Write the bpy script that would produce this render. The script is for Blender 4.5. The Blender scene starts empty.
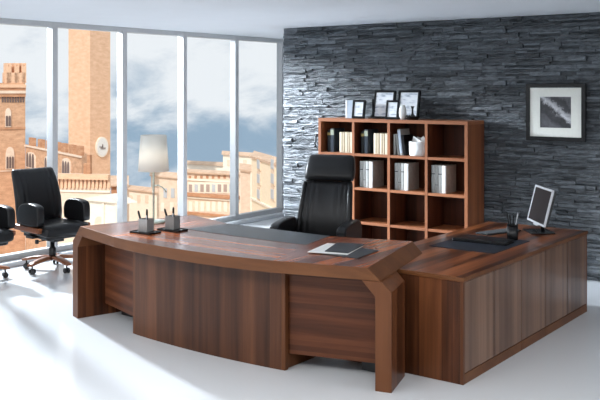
import bpy, math, random
from mathutils import Vector, Matrix
random.seed(7)
PI = math.pi
scene = bpy.context.scene
COL = scene.collection

# ------------------------------------------------------------------ view geometry
CAMH = 1.84; FPX = 890.0; HY = 90.0; YAW = math.radians(36.5)
FW = (-math.sin(YAW), math.cos(YAW)); RT = (math.cos(YAW), math.sin(YAW))
def far_point(px, py, depth):
    a = (px-300)/FPX
    return ((FW[0]+RT[0]*a)*depth, (FW[1]+RT[1]*a)*depth, CAMH+(HY-py)/FPX*depth)

# ------------------------------------------------------------------ materials
def new_mat(name):
    m = bpy.data.materials.new(name); m.use_nodes = True
    nt = m.node_tree; nt.nodes.clear()
    out = nt.nodes.new('ShaderNodeOutputMaterial')
    b = nt.nodes.new('ShaderNodeBsdfPrincipled')
    nt.links.new(b.outputs[0], out.inputs[0])
    return m, nt, b, out
def N(nt, t, **kw):
    n = nt.nodes.new(t)
    for k, v in kw.items(): setattr(n, k, v)
    return n
def ramp(nt, stops):
    r = N(nt, 'ShaderNodeValToRGB'); e = r.color_ramp.elements
    while len(e) > 1: e.remove(e[-1])
    e[0].position = stops[0][0]; e[0].color = (*stops[0][1], 1)
    for p, c in stops[1:]:
        x = e.new(p); x.color = (*c, 1)
    return r
def plain(name, col, rough=.5, metal=0, noise=.06, scale=30, spec=.5, bump=0, coat=0):
    m, nt, b, out = new_mat(name)
    tc = N(nt, 'ShaderNodeTexCoord'); no = N(nt, 'ShaderNodeTexNoise')
    no.inputs['Scale'].default_value = scale; no.inputs['Detail'].default_value = 4
    nt.links.new(tc.outputs['Object'], no.inputs['Vector'])
    r = ramp(nt, [(.3, tuple(c*(1-noise) for c in col)), (.7, tuple(min(1, c*(1+noise)) for c in col))])
    nt.links.new(no.outputs['Fac'], r.inputs[0]); nt.links.new(r.outputs[0], b.inputs['Base Color'])
    b.inputs['Roughness'].default_value = rough; b.inputs['Metallic'].default_value = metal
    b.inputs['Specular IOR Level'].default_value = spec
    b.inputs['Coat Weight'].default_value = coat
    if bump:
        bp = N(nt, 'ShaderNodeBump'); bp.inputs['Strength'].default_value = bump; bp.inputs['Distance'].default_value = .005
        nt.links.new(no.outputs['Fac'], bp.inputs['Height']); nt.links.new(bp.outputs[0], b.inputs['Normal'])
    return m
def wood(name, axis, dark, mid, light, band=.11, rough=.32, contrast=.55, coat=.0, spec=.5, seed=0.):
    """veneer: fine fibres stretched along the grain axis plus leaves of slightly different tone"""
    m, nt, b, out = new_mat(name); L = nt.links.new
    tc = N(nt, 'ShaderNodeTexCoord'); mp = N(nt, 'ShaderNodeMapping')
    s = {'h': (.9, .9, 16), 'x': (.9, 16, 16), 'y': (16, .9, 16), 'z': (16, 16, .7)}[axis]
    mp.inputs['Scale'].default_value = s; mp.inputs['Location'].default_value = (seed, seed*.7, seed*.3)
    L(tc.outputs['Object'], mp.inputs['Vector'])
    n1 = N(nt, 'ShaderNodeTexNoise'); n1.inputs['Scale'].default_value = 1.0; n1.inputs['Detail'].default_value = 6
    n1.inputs['Roughness'].default_value = .62; n1.inputs['Distortion'].default_value = .35
    L(mp.outputs[0], n1.inputs['Vector'])
    n2 = N(nt, 'ShaderNodeTexNoise'); n2.inputs['Scale'].default_value = .33; n2.inputs['Detail'].default_value = 2
    L(mp.outputs[0], n2.inputs['Vector'])
    sep = N(nt, 'ShaderNodeSeparateXYZ'); L(tc.outputs['Object'], sep.inputs[0])
    ad = N(nt, 'ShaderNodeMath', operation='ADD')
    pair = {'h': ('Z', 'Z'), 'x': ('Y', 'Z'), 'y': ('X', 'Z'), 'z': ('X', 'Y')}[axis]
    L(sep.outputs[pair[0]], ad.inputs[0]); L(sep.outputs[pair[1]], ad.inputs[1])
    dv = N(nt, 'ShaderNodeMath', operation='DIVIDE'); L(ad.outputs[0], dv.inputs[0]); dv.inputs[1].default_value = band
    ad2 = N(nt, 'ShaderNodeMath', operation='ADD'); L(dv.outputs[0], ad2.inputs[0]); ad2.inputs[1].default_value = .37+seed
    fl = N(nt, 'ShaderNodeMath', operation='FLOOR'); L(ad2.outputs[0], fl.inputs[0])
    wn = N(nt, 'ShaderNodeTexWhiteNoise', noise_dimensions='1D'); L(fl.outputs[0], wn.inputs['W'])
    # value = .5*n1 + .35*n2 + .25*wn
    a = N(nt, 'ShaderNodeMath', operation='MULTIPLY'); L(n1.outputs['Fac'], a.inputs[0]); a.inputs[1].default_value = .5
    c = N(nt, 'ShaderNodeMath', operation='MULTIPLY_ADD'); L(n2.outputs['Fac'], c.inputs[0]); c.inputs[1].default_value = .45; L(a.outputs[0], c.inputs[2])
    d = N(nt, 'ShaderNodeMath', operation='MULTIPLY_ADD'); L(wn.outputs['Value'], d.inputs[0]); d.inputs[1].default_value = .16; L(c.outputs[0], d.inputs[2])
    w = contrast*.2
    r = ramp(nt, [(.55-w, dark), (.55, mid), (.55+w, light)])
    L(d.outputs[0], r.inputs[0]); L(r.outputs[0], b.inputs['Base Color'])
    b.inputs['Roughness'].default_value = rough; b.inputs['Coat Weight'].default_value = coat
    b.inputs['Specular IOR Level'].default_value = spec
    b.inputs['Coat Roughness'].default_value = .12
    return m
M = {}
WD, WM, WL = (.058, .020, .0105), (.150, .055, .028), (.29, .120, .062)
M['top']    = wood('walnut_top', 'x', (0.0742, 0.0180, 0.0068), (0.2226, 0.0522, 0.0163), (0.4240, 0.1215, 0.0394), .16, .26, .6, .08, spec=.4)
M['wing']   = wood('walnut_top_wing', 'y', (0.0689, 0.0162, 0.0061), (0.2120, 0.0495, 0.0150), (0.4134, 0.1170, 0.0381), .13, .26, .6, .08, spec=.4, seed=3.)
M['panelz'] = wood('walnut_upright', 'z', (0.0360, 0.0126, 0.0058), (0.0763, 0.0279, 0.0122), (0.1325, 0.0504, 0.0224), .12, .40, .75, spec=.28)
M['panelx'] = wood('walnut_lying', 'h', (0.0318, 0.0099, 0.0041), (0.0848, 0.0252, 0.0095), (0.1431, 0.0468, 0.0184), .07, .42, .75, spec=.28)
M['edge']   = wood('walnut_edge_band', 'x', (0.1113, 0.0397, 0.0129), (0.1336, 0.0489, 0.0163), (0.1558, 0.0588, 0.0204), .5, .42, .5, spec=.28)
M['edgez']  = wood('walnut_leg_face', 'z', (0.1024, 0.0356, 0.0129), (0.1247, 0.0439, 0.0156), (0.1469, 0.0530, 0.0197), .5, .42, .5, spec=.28)
M['ctop']   = wood('walnut_worktop', 'y', (0.0551, 0.0144, 0.0048), (0.1908, 0.0540, 0.0170), (0.3816, 0.1215, 0.0394), .15, .28, .5, .08, spec=.4)
M['door']   = wood('walnut_door', 'z', (0.0886, 0.0391, 0.0197), (0.1566, 0.0782, 0.0426), (0.2214, 0.1173, 0.0681), .05, .34, .7, .2)
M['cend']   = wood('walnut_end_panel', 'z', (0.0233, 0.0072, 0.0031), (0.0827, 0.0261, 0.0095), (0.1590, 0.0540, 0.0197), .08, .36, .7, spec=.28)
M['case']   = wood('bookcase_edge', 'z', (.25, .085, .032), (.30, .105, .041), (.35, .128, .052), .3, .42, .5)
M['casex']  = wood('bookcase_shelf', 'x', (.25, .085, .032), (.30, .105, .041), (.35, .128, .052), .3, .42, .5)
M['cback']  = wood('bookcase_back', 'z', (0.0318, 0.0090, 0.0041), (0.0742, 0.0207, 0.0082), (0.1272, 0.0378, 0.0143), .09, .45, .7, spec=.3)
M['cside']  = wood('bookcase_side', 'z', (0.1378, 0.0414, 0.0150), (0.2226, 0.0702, 0.0252), (0.3074, 0.1035, 0.0381), .07, .42, .7)
M['chairwood'] = wood('cherry_chair_wood', 'x', (.19, .062, .026), (.26, .090, .038), (.33, .125, .055), .5, .3, .5)
M['leather'] = plain('black_leather', (.009, .009, .010), .36, scale=140, noise=.2, bump=.2, spec=.35)
M['plastic'] = plain('black_plastic', (.012, .012, .013), .38)
M['steel'] = plain('brushed_steel', (.42, .42, .43), .3, metal=.9, scale=60)
M['keys'] = plain('grey_keys', (.16, .17, .18), .4)
M['cup'] = plain('grey_metal_cup', (.42, .41, .40), .35, metal=.6, scale=60)
M['silver'] = plain('silver_plastic', (.62, .64, .67), .35, metal=.2)
M['pad'] = plain('grey_leather_pad', (.050, .056, .062), .38, scale=200, noise=.15, bump=.1)
M['navy'] = plain('dark_blue_mat', (.018, .024, .038), .5, scale=200, noise=.15)
M['black'] = plain('black_lacquer', (.006, .006, .007), .25, spec=.35)
M['charcoal'] = plain('charcoal_card', (.035, .037, .042), .5)
M['paper'] = plain('white_paper', (.82, .82, .80), .6, noise=.02)
M['cream'] = plain('cream_book_cloth', (.60, .51, .37), .6, noise=.06)
M['cream2'] = plain('beige_book_cloth', (.46, .37, .25), .6, noise=.06)
M['greybook'] = plain('grey_book_cloth', (.38, .38, .36), .6, noise=.1)
M['taupe'] = plain('taupe_book_cloth', (.36, .33, .29), .6, noise=.12)
M['whitebook'] = plain('white_book_cloth', (.80, .80, .78), .5, noise=.04)
M['darkbook'] = plain('dark_blue_binder', (.03, .04, .055), .4)
M['label'] = plain('silver_green_label', (.42, .45, .34), .4)
M['brass'] = plain('aged_brass', (.30, .22, .08), .35, metal=.8)
M['ceramic'] = plain('white_ceramic', (.80, .80, .78), .3, noise=.02)
M['shade'] = plain('cream_lamp_shade', (.86, .80, .66), .8, noise=.02)
M['palegreen'] = plain('pale_green_metal', (.55, .60, .52), .35, metal=.3)
M['screen'] = plain('dark_screen', (.010, .007, .008), .4, spec=.15)
M['frame_al'] = plain('light_grey_window_metal', (.52, .52, .52), .5, noise=.02)
M['curb'] = plain('white_window_curb', (.74, .76, .78), .4, noise=.02)
M['mat'] = plain('ivory_picture_mat', (.86, .86, .79), .7, noise=.02)
M['album'] = plain('silver_album', (.45, .52, .60), .35, noise=.04)

def mat_shade_translucent():
    m, nt, b, out = new_mat('lamp_shade_fabric')
    tl = N(nt, 'ShaderNodeBsdfTranslucent'); tl.inputs[0].default_value = (.96, .93, .87, 1)
    mx = N(nt, 'ShaderNodeMixShader'); mx.inputs[0].default_value = .5
    no = N(nt, 'ShaderNodeTexNoise'); no.inputs['Scale'].default_value = 90
    r = ramp(nt, [(.3, (.92, .91, .87)), (.7, (.95, .94, .90))]); nt.links.new(no.outputs['Fac'], r.inputs[0]); nt.links.new(r.outputs[0], b.inputs['Base Color'])
    b.inputs['Roughness'].default_value = .8
    nt.links.new(b.outputs[0], mx.inputs[1]); nt.links.new(tl.outputs[0], mx.inputs[2]); nt.links.new(mx.outputs[0], out.inputs[0])
    return m
M['shade'] = mat_shade_translucent()
def mat_glass():
    m, nt, b, out = new_mat('window_glass'); nt.nodes.remove(b)
    t = N(nt, 'ShaderNodeBsdfTransparent'); t.inputs[0].default_value = (.96, .97, .98, 1)
    g = N(nt, 'ShaderNodeBsdfGlossy'); g.inputs['Roughness'].default_value = .02
    lw = N(nt, 'ShaderNodeLayerWeight'); lw.inputs['Blend'].default_value = .12
    sc = N(nt, 'ShaderNodeMath', operation='MULTIPLY'); sc.inputs[1].default_value = .35
    nt.links.new(lw.outputs['Fresnel'], sc.inputs[0])
    mx = N(nt, 'ShaderNodeMixShader'); nt.links.new(sc.outputs[0], mx.inputs[0])
    nt.links.new(t.outputs[0], mx.inputs[1]); nt.links.new(g.outputs[0], mx.inputs[2]); nt.links.new(mx.outputs[0], out.inputs[0])
    return m
M['glass'] = mat_glass()
def mat_stone():
    m, nt, b, out = new_mat('split_slate_cladding'); L = nt.links.new
    tc = N(nt, 'ShaderNodeTexCoord'); at = N(nt, 'ShaderNodeAttribute', attribute_name='tone')
    mp = N(nt, 'ShaderNodeMapping'); mp.inputs['Scale'].default_value = (14, 14, 34); L(tc.outputs['Object'], mp.inputs[0])
    n = N(nt, 'ShaderNodeTexNoise'); n.inputs['Scale'].default_value = 1; n.inputs['Detail'].default_value = 7; n.inputs['Roughness'].default_value = .68
    L(mp.outputs[0], n.inputs['Vector'])
    a = N(nt, 'ShaderNodeMath', operation='MULTIPLY_ADD'); L(at.outputs['Fac'], a.inputs[0]); a.inputs[1].default_value = .45; L(n.outputs['Fac'], a.inputs[2])
    r = ramp(nt, [(.45, (.024, .029, .034)), (.72, (.058, .068, .078)), (1.0, (.16, .18, .20))])
    L(a.outputs[0], r.inputs[0]); L(r.outputs[0], b.inputs['Base Color'])
    bp = N(nt, 'ShaderNodeBump'); bp.inputs['Strength'].default_value = .9; bp.inputs['Distance'].default_value = .02
    L(n.outputs['Fac'], bp.inputs['Height']); L(bp.outputs[0], b.inputs['Normal'])
    b.inputs['Roughness'].default_value = .36; b.inputs['Specular IOR Level'].default_value = .75
    return m
M['stone'] = mat_stone()
def mat_floor():
    m, nt, b, out = new_mat('glossy_white_floor')
    no = N(nt, 'ShaderNodeTexNoise'); no.inputs['Scale'].default_value = 1.3
    r = ramp(nt, [(.3, (.66, .68, .70)), (.7, (.71, .73, .75))]); nt.links.new(no.outputs['Fac'], r.inputs[0]); nt.links.new(r.outputs[0], b.inputs['Base Color'])
    b.inputs['Roughness'].default_value = .10; b.inputs['Specular IOR Level'].default_value = .45
    return m
M['floor'] = mat_floor()
M['ceil'] = plain('ceiling_paint', (.72, .75, .79), .8, noise=.01, scale=3)
M['whitewall'] = plain('white_wall_paint', (.72, .74, .77), .8, noise=.01, scale=3)
def mat_brick(name, c1, c2, sc=2.2, rows=.35):
    m, nt, b, out = new_mat(name); L = nt.links.new
    tc = N(nt, 'ShaderNodeTexCoord')
    mp = N(nt, 'ShaderNodeMapping'); mp.inputs['Scale'].default_value = (.9, .9, sc); L(tc.outputs['Object'], mp.inputs[0])
    n = N(nt, 'ShaderNodeTexNoise'); n.inputs['Scale'].default_value = 1.2; n.inputs['Detail'].default_value = 8; n.inputs['Roughness'].default_value = .7
    L(mp.outputs[0], n.inputs['Vector'])
    r = ramp(nt, [(.35, c1), (.65, c2)]); L(n.outputs['Fac'], r.inputs[0]); L(r.outputs[0], b.inputs['Base Color'])
    b.inputs['Roughness'].default_value = .9; b.inputs['Specular IOR Level'].default_value = .1
    return m
M['brick'] = mat_brick('old_orange_brick', (.50, .29, .18), (.72, .45, .29))
M['brickband'] = mat_brick('brick_band', (.42, .20, .11), (.62, .36, .22))
M['towerbrick'] = mat_brick('tower_brick', (.72, .45, .29), (.86, .58, .40))
M['pinkwall'] = mat_brick('pale_pink_plaster', (.74, .58, .45), (.86, .71, .58))
M['creamwall'] = mat_brick('cream_plaster', (.84, .75, .63), (.92, .84, .73))
M['yellowwall'] = mat_brick('yellow_plaster', (.88, .76, .57), (.94, .84, .67))
M['palestone'] = mat_brick('pale_travertine', (.86, .78, .66), (.92, .86, .76))
M['rooftile'] = mat_brick('clay_roof_tiles', (.56, .40, .29), (.74, .56, .43))
M['windark'] = plain('dark_window_opening', (.16, .11, .10), .6)
M['winmid'] = plain('brown_shutters', (.42, .33, .29), .6)
M['winpale'] = plain('pale_window_glass', (.52, .56, .60), .4)
M['piazza'] = mat_brick('piazza_paving', (.72, .62, .52), (.82, .72, .62))

# ------------------------------------------------------------------ mesh builder
class MB:
    def __init__(s): s.v = []; s.f = []; s.mi = []; s.sm = []; s.tone = []
    def add(s, vs, fs, mi=0, smooth=False, tone=0.):
        o = len(s.v); s.v += [tuple(v) for v in vs]
        for f in fs: s.f.append([i+o for i in f]); s.mi.append(mi); s.sm.append(smooth); s.tone.append(tone)
    def box(s, x0, y0, z0, x1, y1, z1, mi=0, mat4=None, tone=0.):
        vs = [(x, y, z) for z in (z0, z1) for y in (y0, y1) for x in (x0, x1)]
        if mat4 is not None: vs = [tuple(mat4 @ Vector(v)) for v in vs]
        s.add(vs, [(0, 2, 3, 1), (4, 5, 7, 6), (0, 1, 5, 4), (2, 6, 7, 3), (0, 4, 6, 2), (1, 3, 7, 5)], mi, False, tone)
    def prism(s, poly, a0, a1, axis='z', mi=0, mside=None, smooth_side=False, cap_mi=None):
        """poly in the plane perpendicular to axis; counter-clockwise; extrude a0..a1"""
        def P(p, a):
            if axis == 'z': return (p[0], p[1], a)
            if axis == 'y': return (p[0], a, p[1])
            return (a, p[0], p[1])
        n = len(poly); vs = [P(p, a0) for p in poly]+[P(p, a1) for p in poly]
        s.add(vs, [tuple(range(n-1, -1, -1)), tuple(range(n, 2*n))], mi)
        s.add(vs, [(i, (i+1) % n, n+(i+1) % n, n+i) for i in range(n)], mi if mside is None else mside, smooth_side)
    def rings(s, rr, mi=0, smooth=True, cap=True, closed=True):
        n = len(rr[0]); vs = [p for r in rr for p in r]; fs = []
        for k in range(len(rr)-1):
            for i in range(n if closed else n-1):
                j = (i+1) % n; fs.append((k*n+i, k*n+j, (k+1)*n+j, (k+1)*n+i))
        s.add(vs, fs, mi, smooth)
        if cap: s.add(rr[0], [tuple(range(n-1, -1, -1))], mi, False); s.add(rr[-1], [tuple(range(n))], mi, False)
    def lathe(s, prof, c=(0, 0, 0), n=28, mi=0):
        s.rings([[(c[0]+r*math.cos(2*PI*i/n), c[1]+r*math.sin(2*PI*i/n), c[2]+z) for i in range(n)] for r, z in prof], mi)
    def tube(s, pts, r, n=10, mi=0, sx=1.0):
        pts = [Vector(p) for p in pts]; rr = []
        rad = r if isinstance(r, (list, tuple)) else [r]*len(pts)
        for k, p in enumerate(pts):
            t = (pts[min(k+1, len(pts)-1)]-pts[max(k-1, 0)]).normalized()
            up = Vector((0, 0, 1)) if abs(t.z) < .95 else Vector((1, 0, 0))
            a = t.cross(up).normalized(); b = a.cross(t).normalized()
            rr.append([tuple(p+a*(rad[k]*sx*math.cos(2*PI*i/n))+b*(rad[k]*math.sin(2*PI*i/n))) for i in range(n)])
        s.rings([list(reversed(q)) for q in rr], mi)
    def build(s, name, mats, parent=None, bevel=0, seg=2, loc=None):
        me = bpy.data.meshes.new(name); me.from_pydata(s.v, [], s.f)
        for m in (mats if isinstance(mats, (list, tuple)) else [mats]): me.materials.append(m)
        for p, mi, sm in zip(me.polygons, s.mi, s.sm): p.material_index = mi; p.use_smooth = sm
        if any(s.tone):
            at = me.attributes.new('tone', 'FLOAT', 'FACE')
            at.data.foreach_set('value', s.tone)
        import bmesh
        bm = bmesh.new(); bm.from_mesh(me); bmesh.ops.remove_doubles(bm, verts=bm.verts, dist=1e-5)
        bmesh.ops.recalc_face_normals(bm, faces=bm.faces); bm.to_mesh(me); bm.free()
        o = bpy.data.objects.new(name, me); COL.objects.link(o)
        if parent is not None: o.parent = parent
        if loc is not None: o.location = loc
        if bevel:
            b = o.modifiers.new('bevel', 'BEVEL'); b.width = bevel; b.segments = seg; b.limit_method = 'ANGLE'; b.angle_limit = math.radians(40)
        return o
def tag(o, label=None, cat=None, group=None, kind=None):
    if label: o['label'] = label
    if cat: o['category'] = cat
    if group: o['group'] = group
    if kind: o['kind'] = kind
    return o
def thing(name, label, cat, loc=(0, 0, 0), rz=0, group=None):
    o = bpy.data.objects.new(name, None); COL.objects.link(o); o.empty_display_size = .1
    o.location = loc; o.rotation_euler = (0, 0, rz)
    return tag(o, label, cat, group)
def dup(root, loc, rz, label, group=None):
    def rec(o, par):
        c = o.copy(); COL.objects.link(c)
        if par is not None: c.parent = par
        for ch in list(o.children): rec(ch, c)
        return c
    r = rec(root, None); r.location = loc; r.rotation_euler = (0, 0, rz); r['label'] = label
    if group: r['group'] = group
    return r
def struct(o): o['kind'] = 'structure'; return o

# ------------------------------------------------------------------ room shell
CEIL = 2.59; XW = -8.0; YS = 8.6
b = MB(); b.box(XW-.15, -5, -.30, 7, 12.2, 0); struct(b.build('floor', M['floor']))
b = MB(); b.box(XW-.15, -5, CEIL, 7, 12.2, CEIL+.3); struct(b.build('ceiling', M['ceil']))
b = MB(); b.box(XW-.15, 12.0, 0, 7, 12.2, CEIL); struct(b.build('wall_rear', M['whitewall']))

# split-stone partition: individual thin stones laid in courses
b = MB(); X0, X1 = -6.61, 1.5
b.box(X0, YS+.012, 0, X1, YS+.28, CEIL, tone=.0001)
z = 0.0
while z < CEIL-.004:
    h = random.choice((.022, .028, .034, .04, .046))
    if z+h > CEIL-.012: h = CEIL-z
    x = X0
    while x < X1-.001:
        l = random.uniform(.09, .42)
        if x+l > X1-.08: l = X1-x
        nsub = 2 if (h > .038 and random.random() < .3) else 1
        for q in range(nsub):
            d = random.choice((0, .004, .009, .014, .02, .028)) * random.uniform(.7, 1.15)
            za, zb = z+h*q/nsub, z+h*(q+1)/nsub
            t = random.uniform(.05, 1)
            # rough split face: corners pulled in unevenly, short middle columns
            m = max(2, int(l/.06)); g = .0018
            xs = [x+g+(l-2*g)*i/m for i in range(m+1)]
            fr = [[(xx, YS-d+random.uniform(-.005, .005), za+g) for xx in xs], [(xx, YS-d+random.uniform(-.008, .003), (za+zb)/2) for xx in xs], [(xx, YS-d+random.uniform(-.005, .005), zb-g) for xx in xs]]
            vs = fr[0]+fr[1]+fr[2]; n = m+1
            fs = [(r*n+i, r*n+i+1, (r+1)*n+i+1, (r+1)*n+i) for r in (0, 1) for i in range(m)]
            o = len(vs)
            vs += [(xx, YS+.02, za+g) for xx in xs]+[(xx, YS+.02, zb-g) for xx in xs]
            fs += [(o+i, o+i+1, i+1, i) for i in range(m)]+[(2*n+i, 2*n+i+1, o+n+i+1, o+n+i) for i in range(m)]
            fs += [(o, 0, n, 2*n, o+n), (o+m, o+n+m, 2*n+m, n+m, m)]
            b.add(vs, fs, 0, False, t)
        x += l
    z += h
stone = struct(b.build('wall_back', M['stone']))

# window wall: bays between mullions
ms = [6.28-1.03*k for k in range(3, 0, -1)]+[6.28, 7.30, 8.33, 9.355, 10.40, 11.43]
ms = [0.1, 1.13, 2.16]+ms
for k in range(len(ms)-1):
    y0, y1 = ms[k], ms[k+1]
    b = MB()
    b.box(XW-.10, y1-.035, .05, XW, y1+.035, CEIL)          # mullion
    b.box(XW-.10, y0+.035, .05, XW-.002, y1-.035, .11)      # bottom rail
    b.box(XW-.10, y0+.035, CEIL-.06, XW-.002, y1-.035, CEIL)
    w = struct(b.build('window_%d' % (k+1), M['frame_al'], bevel=.004))
    g = MB(); g.box(XW-.07, y0+.036, .112, XW-.062, y1-.036, CEIL-.062)
    g.build('pane', M['glass'], w)
b = MB(); b.box(XW-.14, .1, .0, XW+.10, 11.99, .05); struct(b.build('trim_1', M['curb'], bevel=.006))

# ------------------------------------------------------------------ desk
DX = -4.275
def desk():
    root = thing('executive_desk', 'long bow-fronted walnut executive desk with slanted ends and grey leather inlay', 'desk', (DX, 5.05, 0), -.018)
    OY = 5.05
    ZT, ZB = .75, .672
    # outline (dx, y-OY)
    jx, jy, cx, cy = .757, 4.479-OY, 1.370, 4.655-OY; SL = (cy-jy)/(cx-jx)
    arc = []
    nA = 16
    for i in range(nA+1):
        u = -1+2*i/nA; arc.append((u*jx, (4.405-OY)+(jy-(4.405-OY))*u*u))
    back = [(1.10, 5.66-OY), (.50, 5.475-OY), (-.50, 5.475-OY), (-1.10, 5.66-OY)]
    top = [(-cx, cy)]+arc+[(cx, cy)]+back
    # lower outline: ends pushed out by the 45 degree chamfer
    e = .083
    low = [(-cx-e, cy+SL*e)]+arc+[(cx+e, cy+SL*e)]+[(1.10+e, 5.66-OY), (.50, 5.475-OY), (-.50, 5.475-OY), (-1.10-e, 5.66-OY)]
    b = MB(); n = len(top)
    vs = [(x, y, ZB) for x, y in low]+[(x, y, ZT) for x, y in top]
    b.add(vs, [tuple(range(n-1, -1, -1))], 1)
    # veneer leaves: side wings with the grain running back, centre field with the grain lengthways
    w1 = (.590, 5.07-OY); ti = len(vs); vt = vs+[(-w1[0], w1[1], ZT), (w1[0], w1[1], ZT)]
    iA = n+1; iB = n+1+nA; iCr = n+nA+2; iB1 = n+nA+3; iB2 = iB1+1; iB3 = iB1+2; iB4 = iB1+3
    b.add(vt, [(n, iA, ti, iB3, iB4)], 2); b.add(vt, [(iB, iCr, iB1, iB2, ti+1)], 2)
    b.add(vt, [tuple(range(iA, iB+1))+(ti+1, iB2, iB3, ti)], 0)
    for i in range(n):
        j = (i+1) % n
        b.add(vs, [(i, j, n+j, n+i)], 1)
    b.build('desktop', [M['top'], M['edge'], M['wing']], root, bevel=.0022, seg=1)
    # joint lines of the edge band
    # bent-board legs: profile in (outward, z), swept from front to back along the flared side
    def leg(s, ylen):
        T = .100
        fx, fy = cx, cy
        # outer profile offsets from the top corner line
        prof = [(e, ZB-.001), (.147, .612), (.147, 0), (.147-T, 0), (.147-T, .575), (-.035, ZB-.001)]
        def ring(t):
            y = fy+t
            base = fx-.278*t
            out = []
            for (o, zz) in prof:
                yy = y+o*SL if t == 0 else y
                out.append((s*(base+o), yy, zz))
            return out
        r0, r1 = ring(0), ring(ylen)
        bb = MB(); m = len(prof)
        bb.add(r0, [tuple(range(m))], 0); bb.add(r1, [tuple(range(m-1, -1, -1))], 0)
        vs = r0+r1
        for i in range(m):
            j = (i+1) % m
            bb.add(vs, [(i, j, m+j, m+i)], 1 if i in (1, 3) else 0)
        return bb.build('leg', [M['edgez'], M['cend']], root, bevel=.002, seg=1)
    leg(-1, .96); leg(1, .372)
    # bowed centre panel
    b = MB(); f = []; k = 20; hw = .735
    for i in range(k+1):
        u = -1+2*i/k; u = (u if abs(u) < 1 else u); f.append((u*hw, (4.598-OY)+(.045)*u*u))
    def bow(x): return (4.598-OY)+.045*(x/hw)**2
    def strip(xs):
        ff = [(x, bow(x)) for x in xs]; return ff+[(x, y+.035) for x, y in reversed(ff)]
    b.prism(strip([-hw+.03+(2*hw-.06)*i/k for i in range(k+1)]), 0, ZB-.001, 'z', 0)
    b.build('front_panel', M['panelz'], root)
    for s in (-1, 1):
        b = MB(); b.prism(strip(sorted((s*(hw-.0298), s*hw))), 0, ZB-.001, 'z'); b.build('panel_lipping', M['edgez'], root, bevel=.002, seg=1)
    # slanted side panels with lying grain, held clear of the floor
    for s in (-1, 1):
        bb = MB(); p = [(.715, 4.690-OY), (1.325, 4.872-OY)]
        q = [(x-.006, y+.025) for x, y in reversed(p)]
        pl = [(s*x, y) for x, y in p+q]
        if s < 0: pl = pl[::-1]
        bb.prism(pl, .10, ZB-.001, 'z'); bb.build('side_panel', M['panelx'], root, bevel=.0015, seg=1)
        # short return behind the front panel edge
        bb = MB(); bb.box(min(s*.715, s*.690), 4.675-OY, 0, max(s*.715, s*.690), 5.05-OY, ZB-.001)
        bb.build('inner_upright', M['edgez'], root, bevel=.0015, seg=1)
        bb = MB(); bb.box(min(s*1.12, s*1.24), 4.97-OY, 0, max(s*1.12, s*1.24), 5.15-OY, .10)
        bb.build('foot', M['plastic'], root)
    # leather inlay
    b = MB(); b.prism([(-.585, 5.065-OY), (-.3, 5.050-OY), (0, 5.045-OY), (.3, 5.050-OY), (.585, 5.065-OY), (.50, 5.474-OY), (-.50, 5.474-OY)], ZT-.0005, ZT+.002)
    b.build('leather_inlay', M['pad'], root)
    return root
desk()

# ------------------------------------------------------------------ credenza
CX0, CX1, CY0, CY1, CZ = -3.36, -2.48, 5.06, 7.36, .67
units = [(CY0, CY0+.92, 2), (CY0+.92, CY0+1.38, 1), (CY0+1.38, CY1, 2)]
ulab = ['two-door walnut credenza cabinet nearest the camera, its end panel facing the desk leg',
        'single-door walnut credenza cabinet between the two wider cabinets',
        'two-door walnut credenza cabinet at the far end, nearest the stone wall']
for (ya, yb, nd), lab in zip(units, ulab):
    root = thing('credenza_cabinet', lab, 'cabinet', ((CX0+CX1)/2, ya, 0), 0, 'cabinets of the long low credenza')
    ox = (CX0+CX1)/2; hx = (CX1-CX0)/2; L = yb-ya
    b = MB()
    b.box(-hx, 0.001, 0.0, hx-.022, L-.001, .642)
    b.build('carcass', M['cend'], root, bevel=.0015, seg=1)
    e0 = 0
    if ya == CY0:
        b = MB(); b.box(hx-.022, 0.001, 0, hx, .020, .642); b.build('end_panel', M['edgez'], root, bevel=.001, seg=1); e0 = .020
    if yb == CY1:
        b = MB(); b.box(hx-.022, L-.020, 0, hx, L-.001, .642); b.build('end_panel', M['edgez'], root, bevel=.001, seg=1)
    for k in range(nd):
        a0, a1 = L*k/nd, L*(k+1)/nd
        if k == 0 and e0: a0 += .020
        if k == nd-1 and yb == CY1: a1 -= .020
        b = MB(); b.box(hx-.020, a0+.003, .070, hx, a1-.003, .639)
        b.build('door', M['door'], root, bevel=.0015, seg=1)
    b = MB(); b.box(hx-.021, .0015+e0, 0, hx-.001, L-.0015-(.020 if yb == CY1 else 0), .064); b.build('plinth', M['edge'], root, bevel=.001, seg=1)
b = MB(); b.box(CX0-.004, CY0-.006, .643, CX1+.006, CY1+.004, .6715)
wt = b.build('credenza_worktop', [M['ctop'], M['edge']], bevel=.002, seg=1)
for p in wt.data.polygons:
    if abs(p.normal.z) < .5: p.material_index = 1
tag(wt, 'continuous dark walnut worktop lying over the low credenza cabinets', 'worktop')

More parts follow.
